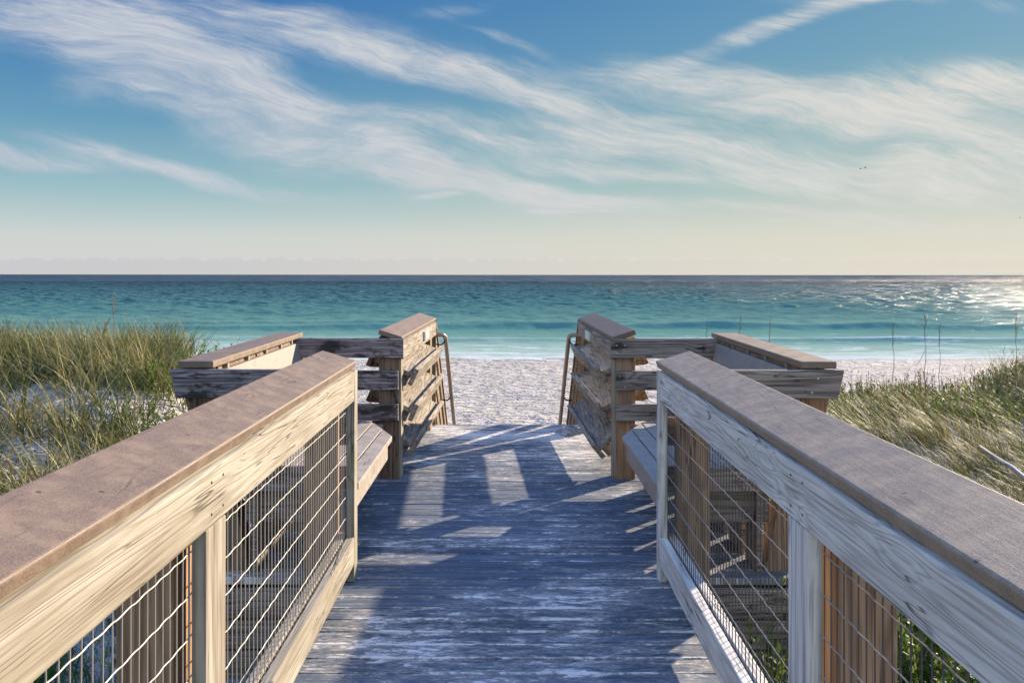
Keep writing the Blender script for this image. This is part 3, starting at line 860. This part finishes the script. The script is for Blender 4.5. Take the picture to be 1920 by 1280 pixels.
def shrubs(cx, cy, ns, H, spread, leaf=.030, nl=22):
    """leafy stems: crossed pointed leaves spiralling up each stem"""
    ns = np.asarray(ns); tot = int(ns.sum()); ci = np.repeat(np.arange(len(cx)), ns)
    r = np.abs(rng.normal(0, spread, tot)); a = rng.uniform(0, 6.283, tot)
    bx = cx[ci]+r*np.cos(a); by = cy[ci]+r*np.sin(a); k = ~in_deck(bx, by, .05); bx, by, a, r, ci = bx[k], by[k], a[k], r[k], ci[k]
    n = len(bx); h = H[ci]*rng.uniform(.55, 1.15, n); tilt = rng.uniform(.05, .45, n); bz = ground(bx, by)-.02
    sx, sy = np.sin(tilt)*np.cos(a), np.sin(tilt)*np.sin(a)
    stem = blades(bx, by, bz, h, a, tilt, np.zeros(n)+.1, np.full(n, .007), 3)
    f = rng.uniform(.18, 1.02, (n, nl)); la = rng.uniform(0, 6.283, (n, nl)); lt = rng.uniform(.2, 1.3, (n, nl)); ll = leaf*rng.uniform(.6, 1.4, (n, nl))
    px = bx[:, None]+sx[:, None]*h[:, None]*f; py = by[:, None]+sy[:, None]*h[:, None]*f; pz = bz[:, None]+np.cos(tilt)[:, None]*h[:, None]*f
    dx, dy, dz = np.cos(la)*np.sin(lt), np.sin(la)*np.sin(lt), np.cos(lt)
    wx, wy = -np.sin(la), np.cos(la)
    w = ll*.24
    c0 = np.stack([px, py, pz], -1); D = np.stack([dx, dy, dz], -1)*ll[..., None]; W = np.stack([wx*w, wy*w, 0*w], -1)
    co = np.stack([c0, c0+D*.5+W, c0+D, c0+D*.5-W], -2).reshape(-1, 3)
    q = np.arange(len(co)).reshape(-1, 4)
    return [stem, (co, q)]
parts = []
x, y = scatter(2.0, 9.5, 10.2, 13.6, 330, lambda x, y: .8*(1-.9*ell(x, y, 4.45, 10.4, .5, .4))*(1-.9*ell(x, y, 6.0, 10.1, 1.1, .6)))
parts += shrubs(x, y, rng.integers(8, 16, len(x)), .27*rng.uniform(.7, 1.3, len(x)), .16, .040, 20)
x, y = scatter(1.1, 4.2, 1.0, 6.2, 340, lambda x, y: .97*ss(5.9, 4.9, y+.3*(x-1.5)))
parts += shrubs(x, y, rng.integers(8, 18, len(x)), .54*rng.uniform(.7, 1.2, len(x)), .14, .038, 28)
co, q = join(parts)
s1_ = raw_mesh('dune_shrub', co, q, M['leaf'])
tag(s1_, 'low yellow green leafy shrubs crowding the right side of the boardwalk', 'shrubs', kind='stuff')
parts = []
x, y = scatter(-3.6, -1.9, 7.4, 10.4, 40, lambda x, y: .8+0*x)
parts += shrubs(x, y, rng.integers(5, 12, len(x)), .34*rng.uniform(.7, 1.3, len(x)), .12, .034, 22)
x, y = scatter(-3.9, -2.9, 9.4, 11, 16, lambda x, y: .9+0*x)
parts += shrubs(x, y, rng.integers(5, 9, len(x)), .5*rng.uniform(.7, 1.2, len(x)), .12, .034, 22)
co, q = join(parts)
s2_ = raw_mesh('dune_shrub', co, q, M['leaf'])
tag(s2_, 'small yellow green shrubs among the grass behind the left bench', 'shrubs', kind='stuff')

# dry brown stems on the right crest
def drystems(n, x0, x1, y0, y1, h0, h1):
    x, y = scatter(x0, x1, y0, y1, n, lambda x, y: 1+0*x)
    n = len(x); a = rng.uniform(0, 6.283, n); h = rng.uniform(h0, h1, n)
    out_ = [blades(x, y, ground(x, y)-.02, h, a, rng.uniform(0, .22, n), rng.uniform(0, .3, n), np.full(n, .011), 4)]
    for k in range(7):
        f = rng.uniform(.4, .95, n); aa = rng.uniform(0, 6.283, n)
        out_.append(blades(x+np.cos(a)*.08*f*h, y+np.sin(a)*.08*f*h, ground(x, y)+f*h*.97, h*.16*rng.uniform(.5, 1.3, n), aa, rng.uniform(.3, .9, n), rng.uniform(-.3, .3, n), np.full(n, .008), 2))
    return out_
co, q = join(drystems(680, 2.8, 9.5, 10.8, 13.4, .22, .56))
tag(raw_mesh('dry_stalks', co, q, M['dry']), 'thicket of thin brown dead stems along the crest of the right dune', 'dry stems', kind='stuff')

# single tall seed stalks
stalks = [(1325, 12.9, .13), (1388, 12.3, -.02), (1443, 13.1, -.10), (1675, 12.0, -.05), (1735, 12.6, .02), (1762, 13.4, .03), (1905, 11.6, .02), (197, 10.4, .10), (213, 10.9, -.04)]
tops = [598, 590, 600, 603, 590, 605, 583, 606, 558]
labs = ['thin bare stalk rising just left of the right bench back', 'thin bare stalk standing behind the right bench cap', 'leaning thin stalk behind the middle of the right bench cap',
        'dark upright stalk standing clear right of the right bench', 'forked thin stalk on the right dune crest', 'faint slender stalk next to the forked one on the right dune',
        'tall stalk above the thick grass at the far right', 'short dark stalk with a ragged head above the left grass', 'tallest thin stalk above the grass on the left dune']
for (px_, yy, ln), ty, lb in zip(stalks, tops, labs):
    xx = (px_-951)/1650*yy; g0 = float(ground(xx, yy)); zt = EYE-(ty-515)/1650*yy
    h = zt-g0
    a = MB(); n = 8
    a.tube([(xx-ln*h*.12*(1-k/n)**2*1.0+.01*math.sin(k*1.7), yy+.01*math.cos(k*2.1), g0-.05+(h+.05)*k/n) for k in range(n+1)], [.0055-.0038*k/n for k in range(n+1)], 6)
    rr = random.Random(px_)
    for k in range(9):
        f = .72+.27*k/9; ang = rr.uniform(0, 6.28)
        p0 = Vector((xx-ln*h*.12*(1-f)**2, yy, g0+h*f)); L_ = rr.uniform(.05, .11)
        a.tube([p0, p0+Vector((math.cos(ang)*L_*.35, math.sin(ang)*L_*.35, L_))], [.003, .001], 5)
    if px_ == 1735:
        a.tube([(xx, yy, g0+h*.60), (xx-.06, yy, g0+h*.50), (xx-.13, yy, g0+h*.42)], .003, 5)
    root = empty('grass_stalk', (xx, yy, g0), lb, 'stalk', 'single tall stalks on the dunes')
    a.build('stem', M['dry'], root)

# bleached pole lying in the right dune
root = empty('driftwood_pole', (5.2, 8.4, -.2), 'bleached grey pole lying in the grass at the right edge', 'pole')
def gp(px_, py_, zz): 
    yy = 1650*(EYE-zz)/(py_-515); return ((px_-951)/1650*yy, yy, zz)
p0 = gp(1838, 836, -.10); p1 = gp(1935, 905, -.06)
a = MB(); a.tube([p0, [(p0[i]*.66+p1[i]*.34) for i in range(3)], [(p0[i]*.33+p1[i]*.67+(.015 if i == 2 else 0)) for i in range(3)], p1, [p1[i]+(p1[i]-p0[i])*.8 for i in range(3)]], [.014,.017,.018,.019,.019], 10)
a.build('pole', M['drift'], root, smooth=True)

# heap of sand at the foot of the right rack
m_ = MB()
nseg = 22
hp = np.zeros((9, nseg, 3))
for i in range(9):
    for j in range(nseg):
        a_ = 2*math.pi*j/nseg; rr_ = (i/8)*(1+.18*math.sin(3*a_+1)+.1*math.sin(7*a_))
        hp[i, j] = (.60+.13*rr_*math.cos(a_), 8.38+.20*rr_*math.sin(a_), .004+.055*(1-(i/8)**1.5)+.006*math.sin(5*a_+i)*(1-i/8))
hp = hp.reshape(-1, 3)
qq = np.array([[i*nseg+j, i*nseg+(j+1) % nseg, (i+1)*nseg+(j+1) % nseg, (i+1)*nseg+j] for i in range(8) for j in range(nseg)])
hp[:nseg] = hp[:nseg].mean(0)
tag(raw_mesh('sand_heap', hp, qq, M['sand'], True), 'small heap of white sand under the right trough rack', 'sand heap')

# ------------------------------------------------------------------ birds
M['bird'] = plain('brown_pelican_plumage', (.16,.15,.145), .8, 0, .2, .2, 10, 0)
def bird(px_, py_, dist, span, bank, lab):
    xx, zz = (px_-951)/1650*dist, EYE-(py_-515)/1650*dist
    root = empty('flying_bird', (xx, dist, zz), lab, 'bird', 'birds gliding above the sea')
    a = MB()
    ring = [(-.34,.012),(-.28,.03),(-.15,.055),(0,.075),(.14,.06),(.22,.035),(.30,.04),(.34,.03),(.50,.006)]
    a.tube([(xx+u*span*.55, dist, zz+.01*span*math.sin(u*5)) for u, _ in ring], [r_*span*.75 for _, r_ in ring], 8)
    a.build('body', M['bird'], root, smooth=True)
    for sg in (-1, 1):
        w = MB(); n = 6; top, bot = [], []
        for k in range(n+1):
            f = k/n; ch = span*.13*(1-f**2*.75); yb_ = dist+sg*f*span*.5*math.cos(bank); zc = zz+sg*f*span*.5*math.sin(bank)+span*.07*math.sin(f*2.6)
            xo = xx-span*.05*f-.02*span
            top.append((xo+ch/2, yb_, zc+.006)); bot.append((xo-ch/2, yb_, zc))
        for k in range(n):
            w.hexa([bot[k], bot[k+1], top[k+1], top[k], *[(p_[0], p_[1], p_[2]+.02*span) for p_ in (bot[k], bot[k+1], top[k+1], top[k])]])
        w.build('wing', M['bird'], root)
bird(1613.5, 316, 150, 1.05, .22, 'leading dark bird of the gliding pair high over the sea on the right')
bird(1622, 314.5, 152, 1.1, -.18, 'rear dark bird of the gliding pair high over the sea on the right')
bird(1913, 407.5, 210, 1.0, .2, 'lone small bird low over the sea at the right edge')

# ------------------------------------------------------------------ sky
world = bpy.data.worlds.new('World'); scene.world = world; world.use_nodes = True
t = NT(world.node_tree)
out = t.new('ShaderNodeOutputWorld')
el = math.asin(SUN.z); az = math.atan2(SUN.x, SUN.y)
sky = t.new('ShaderNodeTexSky', sky_type='NISHITA'); sky.sun_disc = False
sky.sun_elevation = el; sky.sun_rotation = az; sky.air_density = 1.0; sky.dust_density = .6; sky.ozone_density = 2.0
tc = t.new('ShaderNodeTexCoord'); D = tc.outputs['Generated']; s = t.sep(D)
ady = t.math('ADD', t.math('ABSOLUTE', s[1]), .02)
u = t.math('DIVIDE', s[0], ady); v = t.math('DIVIDE', s[2], ady)
PXU = 1650.
UV = t.comb(u, v, 0.)
# clear-sky colour by height, bluer on the left, greener towards the sun
vv = t.math('DIVIDE', s[2], t.math('SQRT', t.math('ADD', t.math('MULTIPLY', s[0], s[0]), t.math('MULTIPLY', s[1], s[1]))))
clearL = t.ramp(t.math('MULTIPLY', vv, 2.5, clamp=True), [(0,(.66,.64,.62)),(.10,(.60,.64,.62)),(.22,(.33,.51,.56)),(.40,(.14,.335,.49)),(.60,(.055,.215,.455)),(.80,(.025,.15,.43)),(1,(.022,.13,.40))])
clearR = t.ramp(t.math('MULTIPLY', vv, 2.5, clamp=True), [(0,(.74,.69,.59)),(.12,(.66,.66,.57)),(.25,(.40,.53,.51)),(.42,(.24,.42,.46)),(.60,(.14,.33,.46)),(.80,(.085,.265,.45)),(1,(.05,.20,.44))])
side = t.maprange(u, -.5, .5)
clear = t.mix(side, clearL, clearR)
skyc = t.mix(1.0, sky.outputs[0], (.10,.10,.10), 'MULTIPLY')
clear = t.mix(t.maprange(s[2], .05, .5, .02, .15), clear, skyc)
# cirrus: broad placed banks broken up by streaky noise
wv = t.noise(t.vmath('MULTIPLY', UV, (3,6,1)), 1., 3, .5)
wx = t.math('MULTIPLY', t.math('SUBTRACT', wv, .5), .10)
UW = t.vmath('ADD', UV, t.comb(wx, wx, 0.))
blobs = [(160,70,420,85,18,.85),(380,160,380,75,24,.95),(700,110,520,50,11,.85),(930,165,300,38,14,.85),(560,215,320,62,20,.7),
         (190,190,110,32,5,.5),(60,287,190,18,8,.9),(330,303,300,22,11,.9),(760,320,560,48,15,.85),(1000,370,380,26,7,.6),
         (1400,185,430,40,9,1.),(1820,175,340,62,-4,.9),(1120,275,460,44,5,.75),(1440,290,420,44,6,.8),(1780,355,460,44,4,.85),(1650,240,400,30,5,.55),(1300,345,420,26,5,.55),(1150,330,200,18,6,.6),(1300,392,500,20,3,.5),(1700,415,400,18,2,.5),(1860,300,260,34,3,.7),(700,372,260,14,8,.35),(1180,215,220,16,6,.4),
         (1500,50,330,24,-18,.95),(1620,8,230,26,-4,.7),(1850,24,60,16,10,.4),(1500,430,420,9,1,.45),(1850,225,330,75,3,.65),(870,20,120,18,-12,.35),
         (810,381,45,7,2,.8),(1010,407,30,6,0,.8),(1085,408,60,4,0,.4),(840,250,300,30,15,.25),(980,75,110,12,14,.5),(400,20,300,30,6,.4)]
acc = None
for (cx, cy, la, lb, ang, amp) in blobs:
    mp = t.new('ShaderNodeMapping', vector_type='TEXTURE'); t.put(mp.inputs[0], UW)
    mp.inputs['Location'].default_value = ((cx-951)/PXU, (515-cy)/PXU, 0); mp.inputs['Rotation'].default_value = (0, 0, -R(ang)); mp.inputs['Scale'].default_value = (la*1.12/PXU, lb*1.15/PXU, 1)
    r_ = t.vmath('LENGTH', mp.outputs[0])
    g = t.maprange(r_, 0., 1.25, amp, 0.)
    acc = g if acc is None else t.math('ADD', acc, g)
def rot(vec, a):
    mp = t.new('ShaderNodeMapping'); t.put(mp.inputs[0], vec); mp.inputs['Rotation'].default_value = (0, 0, R(a)); return mp.outputs[0]
UWf = t.vmath('ADD', UV, t.comb(t.math('MULTIPLY', wx, 1.3), t.math('MULTIPLY', wx, .7), 0.))
n1 = t.noise(t.vmath('MULTIPLY', rot(UWf, 12), (4.2,26,1)), 1., 7, .62, .5)
n2 = t.noise(t.vmath('MULTIPLY', rot(UWf, 18), (16,90,1)), 1., 7, .7, .4)
n3 = t.noise(t.vmath('MULTIPLY', UV, (7,14,1)), 1., 5, .6)
nn = t.math('ADD', t.math('ADD', t.math('MULTIPLY', n1, .60), t.math('MULTIPLY', n2, .52)), t.math('MULTIPLY', n3, .40))
nn = t.math('SUBTRACT', nn, .76)
dens = t.math('ADD', t.math('MULTIPLY', acc, 1.03), t.math('MULTIPLY', nn, t.math('MULTIPLY_ADD', t.math('MINIMUM', acc, 1.), 2.3, .55)))
dens = t.maprange(dens, .05, 1.25, 0, 1.)
fine = t.noise(t.vmath('MULTIPLY', rot(UWf, 14), (9,130,1)), 1., 8, .75, .6)
brk = t.noise(t.vmath('MULTIPLY', rot(UWf, 8), (3.5,15,1)), 1., 6, .65, .8)
dens = t.math('MULTIPLY', dens, t.math('MULTIPLY', t.maprange(fine, .30, .66, .66, 1.), t.maprange(brk, .34, .58, .52, 1.)))
dens = t.math('MULTIPLY', dens, 1.04, clamp=True)
# elsewhere in the sky dome: gentle streaks
ccol = t.mix(side, (.52,.56,.63), (.68,.67,.63))
ccol = t.mix(t.maprange(n3, .35, .7, 0, .25), ccol, (.80,.79,.77))
c = t.mix(dens, clear, ccol)
# low cumulus bank on the horizon
bn = t.noise(t.vmath('MULTIPLY', UV, (38,0,0)), 1., 5, .6)
bh = t.math('MULTIPLY_ADD', bn, .012, .0125)
bank = t.maprange(t.math('SUBTRACT', bh, v), -.0006, .0012)
puff = t.maprange(t.math('ABSOLUTE', t.math('SUBTRACT', t.math('SUBTRACT', bh, .0016), v)), 0., .0022, 1., 0.)
inner = t.mix(side, (.52,.53,.57), (.72,.68,.60))
c = t.mix(t.math('MULTIPLY', bank, .55), c, inner)
c = t.mix(t.math('MULTIPLY', t.math('MULTIPLY', puff, t.maprange(t.noise(t.vmath('MULTIPLY', UV, (60,0,0)), 1., 2), .45, .6)), .35), c, (.80,.77,.72))
# overhead sky out of view, brightened and blued as added fill for the shade
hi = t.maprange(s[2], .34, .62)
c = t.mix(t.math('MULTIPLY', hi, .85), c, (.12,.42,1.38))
behind = t.maprange(s[1], .10, -.15)  # unseen sky behind the viewer, brightened as extra fill light
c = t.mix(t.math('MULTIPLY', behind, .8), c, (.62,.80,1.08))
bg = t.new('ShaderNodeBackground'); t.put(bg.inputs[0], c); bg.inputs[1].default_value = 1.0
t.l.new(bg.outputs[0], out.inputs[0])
SKYBG = bg

sd = bpy.data.lights.new('sun', 'SUN'); sd.energy = 5.0; sd.angle = R(.55); sd.color = (1.0, .84, .64)
so = bpy.data.objects.new('sun', sd); COL.objects.link(so)
so.rotation_euler = (-SUN).to_track_quat('-Z', 'Y').to_euler(); so.location = SUN*30

# ------------------------------------------------------------------ camera
cam = bpy.data.cameras.new('camera'); co_ = bpy.data.objects.new('camera', cam); COL.objects.link(co_)
co_.location = (0, 0, EYE); co_.rotation_euler = (R(90), R(-.05), 0)
cam.sensor_width = 36; cam.lens = 1650/1920*36; cam.shift_x = 9/1920; cam.shift_y = -125/1920
cam.clip_start = .05; cam.clip_end = 100000
scene.camera = co_
scene.view_settings.view_transform = 'Standard'; scene.view_settings.look = 'None'
scene.view_settings.exposure = 1.12; scene.view_settings.gamma = 1
SKYBG.inputs[1].default_value = 0.475
scene.cycles.max_bounces = 6; scene.cycles.transparent_max_bounces = 4
try:
    scene.cycles.use_denoising = True
except Exception: pass
